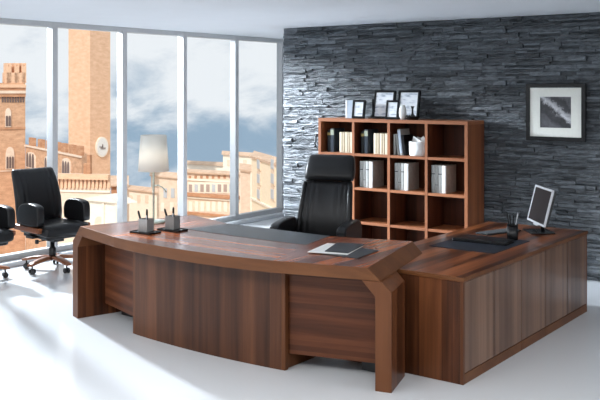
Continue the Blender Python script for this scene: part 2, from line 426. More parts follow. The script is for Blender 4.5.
# ------------------------------------------------------------------ bookcase
BX0, BX1, BY0, BY1, BZ = -5.79, -3.955, 8.17, 8.555, 1.525
root = thing('bookcase', 'walnut cube bookcase with four columns against the dark stone wall', 'bookcase', ((BX0+BX1)/2, BY0, 0))
ox = (BX0+BX1)/2; W = (BX1-BX0)/2; T = .036; D = BY1-BY0
b = MB(); b.box(-W, 0, BZ-T, W, D, BZ); b.build('top_board', M['casex'], root, bevel=.0015, seg=1)
for s in (-1, 1):
    b = MB(); x0, x1 = (-W, -W+T) if s < 0 else (W-T, W)
    b.box(x0, 0.001, 0, x1, D, BZ-T-.0005)
    o = b.build('side_board', [M['case'], M['cside']], root, bevel=.0015, seg=1)
    for p in o.data.polygons:
        if abs(p.normal.x) > .9: p.material_index = 1
cw = (2*W-T)/4; divs = [-W+cw*k for k in range(1, 4)]
for x in divs:
    b = MB(); b.box(x, .002, 0.05, x+T*.9, D-.012, BZ-T-.0005)
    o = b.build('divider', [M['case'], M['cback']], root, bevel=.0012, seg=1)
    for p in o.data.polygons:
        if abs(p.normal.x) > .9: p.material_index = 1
shelf_z = [1.147, .778, .408, .06]
for k in range(4):
    xa = -W+T if k == 0 else divs[k-1]+T*.9; xb = divs[k] if k < 3 else W-T
    for zz in shelf_z:
        b = MB(); b.box(xa+.0005, .003, zz-.028, xb-.0005, D-.012, zz)
        b.build('shelf', M['casex'], root, bevel=.0012, seg=1)
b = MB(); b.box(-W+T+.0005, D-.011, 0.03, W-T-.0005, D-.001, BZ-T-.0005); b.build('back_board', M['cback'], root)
b = MB(); b.box(-W+T+.0005, .02, 0.0, W-T-.0005, .04, .031); b.build('plinth', M['casex'], root)
def col_range(k):
    xa = ox+(-W+T if k == 0 else divs[k-1]+T*.9); xb = ox+(divs[k] if k < 3 else W-T); return xa, xb

# books ------------------------------------------------------------
def make_book(w, d, h, cover, pagemat=None, name='book', label='', cat='book', group=None, band=None):
    """upright book, spine towards -Y; origin at its base, left front corner"""
    root = thing(name, label, cat, (0, 0, 0), 0, group)
    b = MB(); t = min(.003, w*.14)
    # cover: two boards and rounded spine
    sp = [(w/2-w/2*math.cos(a), .006-.006*math.sin(a)) for a in [PI*i/6 for i in range(7)]]
    poly = sp+[(w, d), (w-t, d), (w-t, .010), (t, .010), (t, d), (0, d)]
    b.prism(poly, 0, h, 'z'); b.build('cover', cover, root)
    b = MB(); b.box(t+.0004, .0105, .003, w-t-.0004, d-.004, h-.004); b.build('pages', pagemat or M['paper'], root)
    if band:
        bz0, bz1, bm = band
        b = MB(); q = [(x, y-.0008) for x, y in sp]; b.prism(q+[(w*.96, .004), (w*.04, .004)], bz0, bz1, 'z')
        b.build('spine_label', bm, root)
    return root
def row_books(specs, x, y, z, group):
    """specs: (w,d,h,cover,band,label,lean)"""
    for (w, d, h, cov, band, lab, lean) in specs:
        r = make_book(w, d, h, cov, name='book', label=lab, group=group, band=band)
        assert len(lab.split()) <= 16, lab
        if lean:
            r.rotation_euler = (0, lean, 0)
            if lean > 0: r.location = (x, y, z+w*math.sin(lean)); x += w*math.cos(lean)+.003
            else: r.location = (x+h*math.sin(-lean)+.001, y, z); x += h*math.sin(-lean)+w*math.cos(lean)+.003
        else:
            r.location = (x, y, z); x += w+.0008
Z1 = 1.1475; Z2 = .7785
ordn = ['first', 'second', 'third', 'fourth', 'fifth', 'sixth']
for k, where in ((0, 'top left bookcase compartment'), (1, 'second bookcase compartment from top left')):
    xa, xb = col_range(k)
    # binders
    specs = [(.040, .22, .240, M['black'], (.185, .215, M['brass']), 'black binder with brass label, in the %s' % where, 0),
             (.050, .22, .262, M['darkbook'], (.190, .250, M['label']), 'tall dark blue binder with pale label, in the %s' % where, 0)]
    row_books(specs, xa+.050, BY0+.05, Z1, 'dark binders on the top shelf')
    xx = xa+.215; specs = []
    ws = [.045, .030, .038, .028, .040]
    for i, w in enumerate(ws):
        specs.append((w, .20, .225, (M['cream'], M['cream2'])[i % 2], None, '%s from left of five beige books in the %s' % (ordn[i], where), 0))
    row_books(specs, xx, BY0+.05, Z1, 'beige volumes on the top shelf')
# third compartment: leaning books and white bin
xa, xb = col_range(2)
row_books([(.026, .2, .22, M['greybook'], None, 'upright pale grey book at the left wall of the third top compartment', 0),
           (.024, .2, .225, M['greybook'], None, 'slim grey book leaning beside the upright pale grey one, third top compartment', -.10),
           ], xa+.012, BY0+.05, Z1, 'grey books beside the white bin')
row_books([(.036, .2, .275, M['greybook'], (.02, .262, M['album']), 'tall silver-spined book leaning between slim grey and black ones, third top compartment', -.13)], xa+.062, BY0+.04, Z1, 'grey books beside the white bin')
row_books([(.030, .2, .215, M['black'], None, 'short black book leaning left next to the white bin', -.13)], xa+.108, BY0+.04, Z1, None)
# bin
root = thing('storage_bin', 'round white ceramic bin full of papers in the third compartment of the top row', 'bin', (xa+.290, BY0+.125, Z1))
b = MB(); b.lathe([(.0, 0), (.100, 0), (.108, .01), (.113, .150), (.109, .150), (.104, .014), (0, .012)], n=36); b.build('bin_body', M['ceramic'], root)
for (dx, dy, a, tz) in ((-.03, -.02, .5, .20), (.03, .02, -.6, .185), (.0, .04, .2, .195)):
    b = MB(); m4 = Matrix.Translation((dx, dy, .13)) @ Matrix.Rotation(a, 4, 'Y') @ Matrix.Rotation(.3, 4, 'X')
    b.box(-.055, -.002, -.06, .055, .002, .06, 0, m4); b.build('paper_sheet', M['paper'], root)
# second row: sets of grey-white volumes
for k, where in ((1, 'second'), (2, 'third'), (3, 'fourth')):
    xa, xb = col_range(k)
    off = {1: .040, 2: .030, 3: .020}[k]
    specs = []
    for i, (w, mt) in enumerate(zip((.040, .036, .042, .046), (M['greybook'], M['greybook'], M['greybook'], M['taupe']))):
        specs.append((w, .235, .285, mt, (.19, .2, M['charcoal']) if i in (0, 2) else ((.08, .085, M['charcoal']) if i == 1 else (.002, .283, M['whitebook'])), '%s from left of four tall pale volumes on second shelf, %s bookcase column' % (ordn[i], where), 0))
    row_books(specs, xa+off, BY0+.045, Z2, 'tall pale volumes on the second shelf')

# ------------------------------------------------------------------ items on the bookcase top
def mat_photo(name, stops, scale, seed, zw=2.2):
    m, nt, b, out = new_mat(name); L = nt.links.new
    tc = N(nt, 'ShaderNodeTexCoord'); mp = N(nt, 'ShaderNodeMapping'); mp.inputs['Scale'].default_value = (1, 1, zw); mp.inputs['Location'].default_value = (seed, seed, seed)
    L(tc.outputs['Object'], mp.inputs[0]); n = N(nt, 'ShaderNodeTexNoise'); n.inputs['Scale'].default_value = scale; n.inputs['Detail'].default_value = 5
    L(mp.outputs[0], n.inputs['Vector']); r = ramp(nt, stops); L(n.outputs['Fac'], r.inputs[0]); L(r.outputs[0], b.inputs['Base Color'])
    b.inputs['Roughness'].default_value = .25
    return m
M['photo'] = mat_photo('misty_landscape_print', [(.35, (.35, .40, .46)), (.45, (.72, .75, .80)), (.55, (.86, .88, .90))], 9, 3.3, 3.5)
def table_frame(x, y, w, h, lean, rz, label):
    root = thing('framed_photo', label, 'picture frame', (x, y, BZ+.0005), rz, 'photo frames on the bookcase')
    T = Matrix.Translation((0, 0, .026*math.sin(lean))) @ Matrix.Rotation(-lean, 4, 'X')
    r = .022; b = MB(); d = .026
    for q in ((-w/2, 0, w/2, r), (-w/2, h-r, w/2, h), (-w/2, r, -w/2+r, h-r), (w/2-r, r, w/2, h-r)):
        b.box(q[0], 0, q[1], q[2], d, q[3], 0, T)
    b.build('frame', M['black'], root, bevel=.0015, seg=1)
    b = MB(); b.box(-w/2+r+.0003, .006, r+.0003, w/2-r-.0003, .010, h-r-.0003, 0, T); b.build('picture', M['photo'], root)
    b = MB(); S = T @ Matrix.Translation((0, d+.0003, h*.62)) @ Matrix.Rotation(math.radians(-14)-0*lean, 4, 'X')
    # hinged strut reaching back down to the board
    top = T @ Vector((0, d+.001, h*.6)); foot = Vector((0, top.y+h*.26, .003))
    b.tube([top, foot], .004, 6); b.build('strut', M['black'], root)
table_frame(-5.300, 8.225, .150, .205, .20, .12, 'small black photo frame standing alone at the left of the bookcase top')
table_frame(-5.050, 8.335, .255, .31, .20, .05, 'large black photo frame directly behind the small frame mid-bookcase')
table_frame(-4.860, 8.205, .150, .205, .20, .10, 'small black photo frame leaning in front of two large frames')
table_frame(-4.765, 8.375, .255, .31, .17, .02, 'large black photo frame behind the vases, rightmost on the bookcase')
# album + black bookend
root = thing('photo_album', 'silver-blue album standing upright at the left end of the bookcase top', 'album', (-5.50, 8.33, BZ), .05)
b = MB(); b.box(-.03, 0, 0, -.006, .14, .205); b.build('spine', M['whitebook'], root, bevel=.003)
b = MB(); b.box(-.0055, 0.002, 0, .10, .13, .20); b.build('cover', M['album'], root, bevel=.002)
b = MB(); b.box(0, 0, 0, .02, .12, .215); b.box(.0, 0, 0, .03, .12, .004)
o = b.build('bookend', M['black'], bevel=.001, loc=(-5.222, 8.40, BZ)); tag(o, 'narrow black upright bookend between the small left frame and a large frame', 'bookend')
# vases
root = thing('vase', 'cream rounded vase between the small frame and the black vase', 'vase', (-4.738, 8.235, BZ))
b = MB(); b.lathe([(0, 0), (.022, 0), (.035, .03), (.042, .07), (.038, .115), (.026, .145), (.022, .152), (.018, .150), (.02, .14), (.0, .13)], n=28); b.build('vase_body', M['ceramic'], root)
b = MB(); b.lathe([(.019, .1525), (.025, .1525), (.027, .157), (.019, .157)], n=28); b.build('vase_rim', M['mat'], root)
root = thing('dish', 'low black footed dish on the bookcase top holding a slim black vase', 'dish', (-4.640, 8.270, BZ))
b = MB(); b.lathe([(0, 0), (.06, 0), (.055, .008), (.07, .016), (.080, .030), (.082, .034), (.07, .026), (0, .022)], n=36); b.build('dish_body', M['black'], root)
for a in range(7):
    t = a*.9
    bb = MB(); c = (math.cos(t)*.055, math.sin(t)*.055, .034)
    bb.lathe([(0.0005, -.010), (.012, -.006), (.016, .004), (.010, .014), (.0005, .017)], c, 12); tag(bb.build('pebble', M['black'], loc=(-4.640, 8.270, BZ)), 'black polished pebble lying in the low black dish', 'pebble', 'black pebbles in the dish on the bookcase')
b = MB(); b.lathe([(0, .0), (.034, 0), (.036, .006), (.018, .022), (.010, .05), (.009, .085), (.013, .105), (.021, .118), (.019, .120), (.008, .1), (0, .095)], n=28)
tag(b.build('black_vase', M['black'], loc=(-4.640, 8.270, BZ+.0235)), 'slim black flared vase standing in the low black dish', 'vase')

# ------------------------------------------------------------------ wall picture
def mat_bw():
    m, nt, b, out = new_mat('black_white_waterfall_print'); L = nt.links.new
    tc = N(nt, 'ShaderNodeTexCoord'); sep = N(nt, 'ShaderNodeSeparateXYZ'); L(tc.outputs['Object'], sep.inputs[0])
    n = N(nt, 'ShaderNodeTexNoise'); n.inputs['Scale'].default_value = 16; n.inputs['Detail'].default_value = 8; n.inputs['Roughness'].default_value = .7
    L(tc.outputs['Object'], n.inputs[0])
    # bright diagonal band from upper left to lower right: |z + .62x - .03|
    a = N(nt, 'ShaderNodeMath', operation='MULTIPLY_ADD'); L(sep.outputs['X'], a.inputs[0]); a.inputs[1].default_value = .75; L(sep.outputs['Z'], a.inputs[2])
    nn = N(nt, 'ShaderNodeMath', operation='MULTIPLY_ADD'); L(n.outputs['Fac'], nn.inputs[0]); nn.inputs[1].default_value = .22; nn.inputs[2].default_value = -.15; 
    s = N(nt, 'ShaderNodeMath', operation='ADD'); L(a.outputs[0], s.inputs[0]); L(nn.outputs[0], s.inputs[1])
    ab = N(nt, 'ShaderNodeMath', operation='ABSOLUTE'); L(s.outputs[0], ab.inputs[0])
    r = ramp(nt, [(.0, (.60, .60, .62)), (.025, (.42, .42, .44)), (.055, (.05, .05, .055)), (.12, (.03, .03, .035)), (.16, (.10, .10, .11))]); L(ab.outputs[0], r.inputs[0])
    mx = N(nt, 'ShaderNodeMix', data_type='RGBA', blend_type='MULTIPLY'); mx.inputs['Factor'].default_value = .7
    r2 = ramp(nt, [(.3, (.35, .35, .35)), (.65, (1.4, 1.4, 1.4))]); L(n.outputs['Fac'], r2.inputs[0])
    L(r.outputs[0], mx.inputs['A']); L(r2.outputs[0], mx.inputs['B']); L(mx.outputs['Result'], b.inputs['Base Color'])
    b.inputs['Roughness'].default_value = .4
    return m
PC = (-3.195, YS-.062, 1.620)
root = thing('wall_picture', 'square black framed black and white waterfall photograph hanging on the dark stone wall', 'picture', PC)
b = MB(); hw, hh, r = .30, .283, .040
for q in ((-hw, -hh, hw, -hh+r), (-hw, hh-r, hw, hh), (-hw, -hh+r, -hw+r, hh-r), (hw-r, -hh+r, hw, hh-r)): b.box(q[0], 0, q[1], q[2], .032, q[3])
b.build('frame', M['black'], root, bevel=.002, seg=1)
b = MB()
iw, ih = .157, .153
w2, h2 = hw-r-.0005, hh-r-.0005
for q in ((-w2, -h2, w2, -ih), (-w2, ih, w2, h2), (-w2, -ih, -iw, ih), (iw, -ih, w2, ih)): b.box(q[0], .010, q[1], q[2], .016, q[3])
b.build('mat_board', M['mat'], root)
b = MB(); b.box(-iw-.005, .0165, -ih-.005, iw+.005, .02, ih+.005); b.build('print', mat_bw(), root)

# ------------------------------------------------------------------ office chairs (local: facing +X, width along Y)
def sup(n, w, t, e):
    out = []
    for i in range(n):
        a = 2*PI*i/n; c, s = math.cos(a), math.sin(a)
        out.append((w*abs(c)**(2/e)*(1 if c >= 0 else -1), t*abs(s)**(2/e)*(1 if s >= 0 else -1)))
    return out
def path_loft(b, secs, n=56, e=4.0, pleat=0, mi=0):
    """secs: (x, z, normal angle from +X in the XZ plane, half width, half thickness)"""
    rr = []
    for (x, z, an, w, t) in secs:
        nx, nz = math.cos(an), math.sin(an); ring = []
        for (u, v) in sup(n, w, t, e):
            vv = v
            if pleat and v > 0 and abs(u) < w*.72: vv = v - pleat*(.5+.5*math.cos(u*2*PI/.055))
            ring.append((x+nx*vv, u, z+nz*vv))
        rr.append(ring)
    b.rings(rr, mi)
def dome(secs_fn, ts): return [secs_fn(t) for t in ts]
def make_chair(name, label, high, basemat, loc, rz, group=None):
    root = thing(name, label, 'office chair', loc, rz, group)
    SH = .495 if not high else .49
    # seat cushion: lofted front to back
    b = MB(); secs = []
    prof = [(-.25, .20, .025), (-.245, .235, .045), (-.20, .25, .060), (0, .262, .062), (.18, .265, .066), (.25, .262, .064), (.285, .25, .050), (.298, .23, .022)]
    rr = []
    for (x, w, t) in prof:
        dz = -.012*max(0, (x-.2)/.1)+(.0 if x > -.1 else .0)
        rr.append([(x, u, SH-.06+dz+v) for (u, v) in sup(48, w, t, 4.5)])
    b.rings(rr); b.build('seat', M['leather'], root)
    b = MB(); b.prism([(-.22, -.20), (.24, -.22), (.26, -.18), (.26, .18), (.24, .22), (-.22, .20)], SH-.150, SH-.112, 'z'); b.build('seat_pan', M['plastic'], root, bevel=.01)
    # backrest
    b = MB()
    if high:
        pts = [(.470-.02, .225, .02), (.47, .245, .04), (.55, .255, .05), (.70, .250, .052), (.85, .240, .050), (.96, .228, .045), (.995, .222, .034)]
    else:
        pts = [(.47-.02, .235, .02), (.47, .255, .04), (.55, .262, .05), (.70, .262, .052), (.85, .255, .048), (.96, .246, .044), (.995, .240, .034), (1.012, .228, .016)]
    secs = []
    for (z, w, t) in pts:
        u = (z-.45)/.6; x = -.235-.10*u-.07*u*u+.03*math.sin(u*PI)
        secs.append((x, z, -.20*0+math.radians(10+8*u), w, t))
    path_loft(b, secs, n=96, pleat=.007)
    b.build('backrest', M['leather'], root)
    if high:
        b = MB(); secs = []
        for (z, w, t) in [(1.002, .212, .030), (1.010, .228, .052), (1.05, .236, .064), (1.10, .236, .066), (1.16, .228, .060), (1.205, .218, .048), (1.226, .206, .030), (1.234, .18, .010)]:
            u = (z-.45)/.6; x = -.235-.10*u-.07*u*u+.03*math.sin(min(1, u)*PI)
            secs.append((x+.012, z, math.radians(14), w, t))
        path_loft(b, secs); b.build('headrest', M['leather'], root)
        # piping bolster frame along the two sides of the back
        for s in (-1, 1):
            b = MB(); q = []
            for z in (.48, .60, .75, .88, .99):
                u = (z-.45)/.6; x = -.235-.10*u-.07*u*u+.03*math.sin(u*PI)
                q.append((x+.040, s*(.236-.035*u+.012), z))
            b.tube(q, [.014, .018, .018, .018, .014], 12, sx=1.2); b.build('side_bolster', M['leather'], root)
    # arms: padded slabs with rounded crown over a wooden or plastic bracket
    for s in (-1, 1):
        out = [(.215, .472), (.222, .56), (.218, .655), (.190, .688), (.13, .702), (.02, .708), (-.06, .700), (-.12, .675), (-.15, .62), (-.155, .55), (-.14, .475)]
        if high: out = [(.16, .47), (.24, .55), (.275, .622), (.265, .655), (.20, .675), (.08, .685), (-.10, .69), (-.22, .68), (-.27, .62), (-.28, .54), (-.22, .475)]
        # smooth outline
        sm = out
        for _ in range(2 if high else 1):
            q = []
            for i in range(len(sm)):
                a, c = sm[i], sm[(i+1) % len(sm)]
                q.append((a[0]*.75+c[0]*.25, a[1]*.75+c[1]*.25)); q.append((a[0]*.25+c[0]*.75, a[1]*.25+c[1]*.75))
            sm = q
        cxm = sum(p[0] for p in sm)/len(sm); czm = sum(p[1] for p in sm)/len(sm)
        th = .042; yc = s*(.305 if high else .270); rr = []
        for (yy, sc) in ((-th, .84), (-th*.93, .93), (-th*.7, .985), (-th*.35, 1), (th*.35, 1), (th*.7, .985), (th*.93, .93), (th, .84)):
            rr.append([(cxm+(p[0]-cxm)*(.5+.5*sc) if sc < 1 else p[0], yc+yy, czm+(p[1]-czm)*sc) for p in sm])
        b = MB(); b.rings(rr); b.build('armrest', M['leather'], root)
        b = MB(); y0, y1 = sorted((s*.268, s*.335) if high else (s*.245, s*.315))
        b.prism([(-.22, .425), (.215, .415), (.222, .468), (-.20, .480)], y0, y1, 'y'); b.build('arm_bracket', basemat, root, bevel=.012)
        b = MB(); b.box(-.06, min(s*.15, s*.27), SH-.145, .06, max(s*.15, s*.27), SH-.118); b.build('arm_bracket_bar', M['plastic'], root)
    # mechanism, gas lift
    b = MB(); b.box(-.12, -.06, SH-.20, .12, .06, SH-.150); b.tube([(.03, -.06, SH-.18), (.03, -.19, SH-.185)], .006, 8); b.lathe([(.0005, -.02), (.018, -.02), (.018, .02), (.0005, .02)], (.03, -.20, SH-.185), 12)
    b.build('tilt_mechanism', M['plastic'], root, bevel=.006)
    b = MB(); b.lathe([(.0, .115), (.034, .115), (.036, .16), (.036, .215), (.028, .225), (.022, .23), (.022, SH-.2), (0, SH-.2)], n=20); b.build('gas_lift', M['plastic'], root)
    # star base
    for k in range(5):
        a = 2*PI*k/5-.07; ca, sa = math.cos(a), math.sin(a)
        pr = [(.02, .118, .036, .020), (.10, .125, .038, .018), (.20, .115, .036, .016), (.29, .098, .034, .014), (.325, .092, .028, .010)]
        rr = [[(ca*r-sa*u, sa*r+ca*u, z+v) for (u, v) in sup(16, w, t, 5)] for (r, z, w, t) in pr]
        b = MB(); b.rings(rr); b.build('leg', basemat, root)
        cs = MB()
        for s in (-1, 1):
            c0 = Vector((ca*.285-sa*s*.017, sa*.285+ca*s*.017, .028)); ax = Vector((-sa, ca, 0))
            ring = []
            for off, rad in ((-.011, .022), (-.009, .027), (.009, .027), (.011, .022)):
                ring.append([tuple(c0+ax*off+Vector((ca, sa, 0))*(rad*math.cos(2*PI*i/18))+Vector((0, 0, 1))*(rad*math.sin(2*PI*i/18))) for i in range(18)])
            cs.rings(ring)
        cs.tube([(ca*.285, sa*.285, .03), (ca*.285, sa*.285, .082)], .008, 8)
        cs.build('caster', M['plastic'], root)
    return root
chairA = make_chair('office_chair', 'black leather mid-back chair on wooden star base, whole backrest visible before the window', False, M['chairwood'], (-7.48, 5.835, 0), math.radians(-5), 'wood-based visitor chairs by the window')
dup(chairA, (-7.64, 5.04, 0), math.radians(-4), 'black leather wood-based chair cut off by the left edge of the photo', 'wood-based visitor chairs by the window')
make_chair('office_chair', 'high-backed black leather executive chair with padded headrest behind the desk', True, M['plastic'], (-4.57, 6.42, 0), math.radians(-73))

# ------------------------------------------------------------------ things on the desk
DZ = .7505
# table lamp
lx, ly = -5.335, 5.18
root = thing('table_lamp', 'table lamp with tapered cream shade on a thin pale stem at the desk end', 'lamp', (lx, ly, DZ))
b = MB(); b.lathe([(0, 0), (.098, 0), (.100, .004), (.098, .012), (.03, .016), (0, .016)], n=40); b.build('base', M['palegreen'], root)
b = MB(); b.tube([(0, 0, .0155), (0, 0, .64)], .0085, 14); b.build('stem', M['palegreen'], root)
b = MB(); q = [(0.006, 0.004, .30), (.03, .022, .305), (.06, .045, .285), (.085, .063, .245)]; b.tube(q, [.006, .006, .0055, .005], 10); b.build('lever', M['palegreen'], root)
b = MB()
r0, r1, z0, z1 = .127, .106, .422, .718
b.rings([[(r*math.cos(2*PI*i/44), r*math.sin(2*PI*i/44), z) for i in range(44)] for r, z in ((r0, z0), (r1, z1), (r1-.0025, z1), (r0-.0025, z0), (r0, z0))], cap=False)
b.build('shade', M['shade'], root)
b = MB()
for a in range(3):
    t = a*2*PI/3; b.tube([(0, 0, .638), (math.cos(t)*(r1-.001), math.sin(t)*(r1-.001), .70)], .002, 6)
b.lathe([(.0, .56), (.014, .56), (.016, .60), (.012, .638), (0, .64)], n=14); b.build('shade_holder', M['steel'], root)
bm_, nt_, pb_, _o = new_mat('lit_bulb'); pb_.inputs['Emission Color'].default_value = (1, .92, .8, 1); pb_.inputs['Emission Strength'].default_value = 15
b = MB(); b.lathe([(.0005, .505), (.014, .508), (.024, .525), (.026, .54), (.016, .558), (.0005, .5595)], n=20); b.build('bulb', bm_, root)

def pen(root_loc, dx, dy, tilt_x, tilt_y, L, mat, label, group, r=.0042):
    b = MB(); d = Vector((tilt_x, tilt_y, 1)).normalized()
    p0 = Vector((dx, dy, .006)); b.tube([p0, p0+d*L*.03, p0+d*L*.9, p0+d*L], [r*.4, r, r, r*.6], 8)
    b.tube([p0+d*L*.78+Vector((r*1.3, 0, 0)), p0+d*L*.97+Vector((r*1.3, 0, 0))], .0012, 5)
    o = b.build('pen', mat, loc=root_loc); tag(o, label, 'pen', group)
def tray(x, y, rz, label):
    root = thing('desk_tray', label, 'tray', (x, y, DZ), rz, 'black trays on the desk')
    b = MB(); b.box(-.105, -.065, 0, .105, .065, .008); b.build('tray_plate', M['black'], root, bevel=.003)
    b = MB()
    for q in ((-.105, -.065, .105, -.059), (-.105, .059, .105, .065), (-.105, -.059, -.099, .059), (.099, -.059, .105, .059)): b.box(q[0], q[1], .0082, q[2], q[3], .013)
    b.build('tray_rim', M['black'], root)
def square_cup(x, y, z, rz, h, w, mat, label, group):
    root = thing('pen_cup', label, 'pen cup', (x, y, z), rz, group)
    b = MB(); t = .003
    b.box(-w, -w, 0, w, w, .004); 
    for q in ((-w, -w, w, -w+t), (-w, w-t, w, w), (-w, -w+t, -w+t, w-t), (w-t, -w+t, w, w-t)): b.box(q[0], q[1], .0042, q[2], q[3], h)
    b.build('cup_body', mat, root, bevel=.001, seg=1)
tray(-4.990, 4.760, .05, 'black tray under the left pen cup, nearer the desk front')
tray(-4.910, 4.970, .05, 'black tray under the right pen cup, further from the desk front')
square_cup(-5.007, 4.784, DZ+.0085, .12, .095, .042, M['cup'], 'square grey metal pen cup on the left black tray', 'grey pen cups on the desk')
square_cup(-4.927, 4.989, DZ+.0085, .12, .100, .042, M['cup'], 'square grey metal pen cup on the right black tray', 'grey pen cups on the desk')
for (cx, cy, w) in ((-5.007, 4.784, 'left'), (-4.927, 4.989, 'right')):
    pen((cx, cy, DZ+.0085), -.020, -.01, -.35, -.05, .155, M['black'], 'black pen tilting left in the %s grey pen cup' % w, 'pens in the grey cups', .008)
    pen((cx, cy, DZ+.0085), .000, .010, -.04, .02, .160, M['black'], 'black pen standing straight in the %s grey pen cup' % w, 'pens in the grey cups', .008)
    pen((cx, cy, DZ+.0085), .014, -.012, .10, -.1, .120, M['silver'], 'short silver pen in the %s grey pen cup' % w, 'pens in the grey cups')

def sheet(name, pts, z0, z1, mat, label, cat, bevel=.0008):
    cx = sum(p[0] for p in pts)/4; cy = sum(p[1] for p in pts)/4
    b = MB(); b.prism([(p[0]-cx, p[1]-cy) for p in pts], 0, z1-z0, 'z'); return tag(b.build(name, mat, loc=(cx, cy, z0), bevel=bevel, seg=1), label, cat)
sheet('document_folder', [(-3.405, 4.835), (-3.115, 4.835), (-3.155, 5.165), (-3.445, 5.165)], DZ, DZ+.006, M['charcoal'], 'black folder lowest in the stack at the right end of the desk', 'folder')
sheet('paper_stack', [(-3.490, 4.800), (-3.225, 4.885), (-3.320, 5.225), (-3.575, 5.155)], DZ+.0065, DZ+.012, M['paper'], 'white papers fanned between two dark folders on the desk', 'papers')
sheet('document_folder', [(-3.395, 4.865), (-3.235, 4.905), (-3.320, 5.245), (-3.515, 5.19)], DZ+.0125, DZ+.018, M['charcoal'], 'charcoal folder on top of the white papers on the desk', 'folder')

# ------------------------------------------------------------------ things on the credenza
KZ = .6718
b = MB(); b.box(-.262, -.325, 0, .262, .325, .004); tag(b.build('desk_mat', M['navy'], loc=(-2.922, 6.253, KZ), bevel=.001, seg=1), 'dark blue desk mat lying on the credenza worktop', 'desk mat')
root = thing('leather_folder', 'closed black leather folder with metal clasp lying on the dark blue mat', 'folder', (-2.93, 6.32, KZ+.0045), .06)
b = MB(); b.box(-.215, -.085, 0, .215, .085, .010); b.build('lower_cover', M['black'], root, bevel=.003)
b = MB(); b.box(-.215, -.083, .0103, .215, .085, .024); b.build('upper_cover', M['leather'], root, bevel=.004)
b = MB(); b.box(-.222, -.075, .004, -.2155, -.055, .022); b.build('clasp', M['steel'], root)
# keyboard
root = thing('keyboard', 'flat grey keyboard lying on the credenza beyond the mat', 'keyboard', (-3.03, 6.83, KZ), math.radians(72))
b = MB(); b.box(-.20, -.065, 0, .20, .065, .012); b.build('keyboard_body', M['plastic'], root, bevel=.003)
b = MB()
for r in range(5):
    for c in range(15): b.box(-.19+c*.0255, -.055+r*.0225, .0122, -.19+c*.0255+.021, -.055+r*.0225+.018, .017)
b.build('keys', M['keys'], root)
# black pen cup
root = thing('pen_cup', 'round black pen cup on the credenza in front of the monitor', 'pen cup', (-2.79, 6.55, KZ+.0045))
b = MB(); b.lathe([(0, 0), (.040, 0), (.042, .004), (.042, .118), (.039, .118), (.038, .006), (0, .005)], n=28); b.build('cup_body', M['black'], root)
b = MB(); b.lathe([(.0425, .112), (.044, .112), (.044, .119), (.0425, .119)], n=28); b.build('cup_rim', M['black'], root)
for (tx, ty, L, mt, lb) in ((-.45, .0, .215, 'black', 'thin black pen tilting left in the black pen cup'), (-.2, -.1, .19, 'black', 'black pen in the middle of the black pen cup'),
                            (.05, .1, .20, 'black', 'upright black pen in the black pen cup'), (.38, .05, .21, 'silver', 'silver pen tilting right in the black pen cup'), (.25, .3, .195, 'black', 'black pen tilting right in the black pen cup')):
    pen((-2.79, 6.55, KZ+.0045), tx*.012, ty*.012, tx*.48, ty*.40, L, M[mt], lb, 'pens in the black cup', .0042)
# monitor: faces (-.75,-.66), leaned back
MR = thing('computer_monitor', 'slim silver-framed computer monitor tilted back on the far end of the credenza', 'monitor', (-2.775, 7.05, KZ), math.atan2(-.64, -.77))
b = MB(); b.box(-.10, -.12, 0, .10, .12, .012); b.build('stand_base', M['black'], MR, bevel=.004)
b = MB(); b.tube([(-.035, 0, .010), (-.03, 0, .05), (.0, 0, .14)], .013, 12, sx=2.0); b.build('stand_neck', M['black'], MR)
Tm = Matrix.Translation((.012, 0, .068)) @ Matrix.Rotation(math.radians(-14), 4, 'Y')
w, h = .215, .305
b = MB(); r = .016
for q in ((-w, 0, w, r), (-w, h-r, w, h), (-w, r, -w+r, h-r), (w-r, r, w, h-r)): b.box(0.004, q[0], q[1], .020, q[2], q[3], 0, Tm)
b.box(.004, -.05, -.014, .018, .05, -.0005, 0, Tm)
b.build('bezel', M['silver'], MR, bevel=.002, seg=1)
b = MB(); b.box(.006, -w+r+.0003, r+.0003, .016, w-r-.0003, h-r-.0003, 0, Tm); b.build('screen', M['screen'], MR)
b = MB(); b.box(-.018, -w+.004, .004, .0038, w-.004, h-.004, 0, Tm); b.build('rear_housing', M['plastic'], MR, bevel=.006)

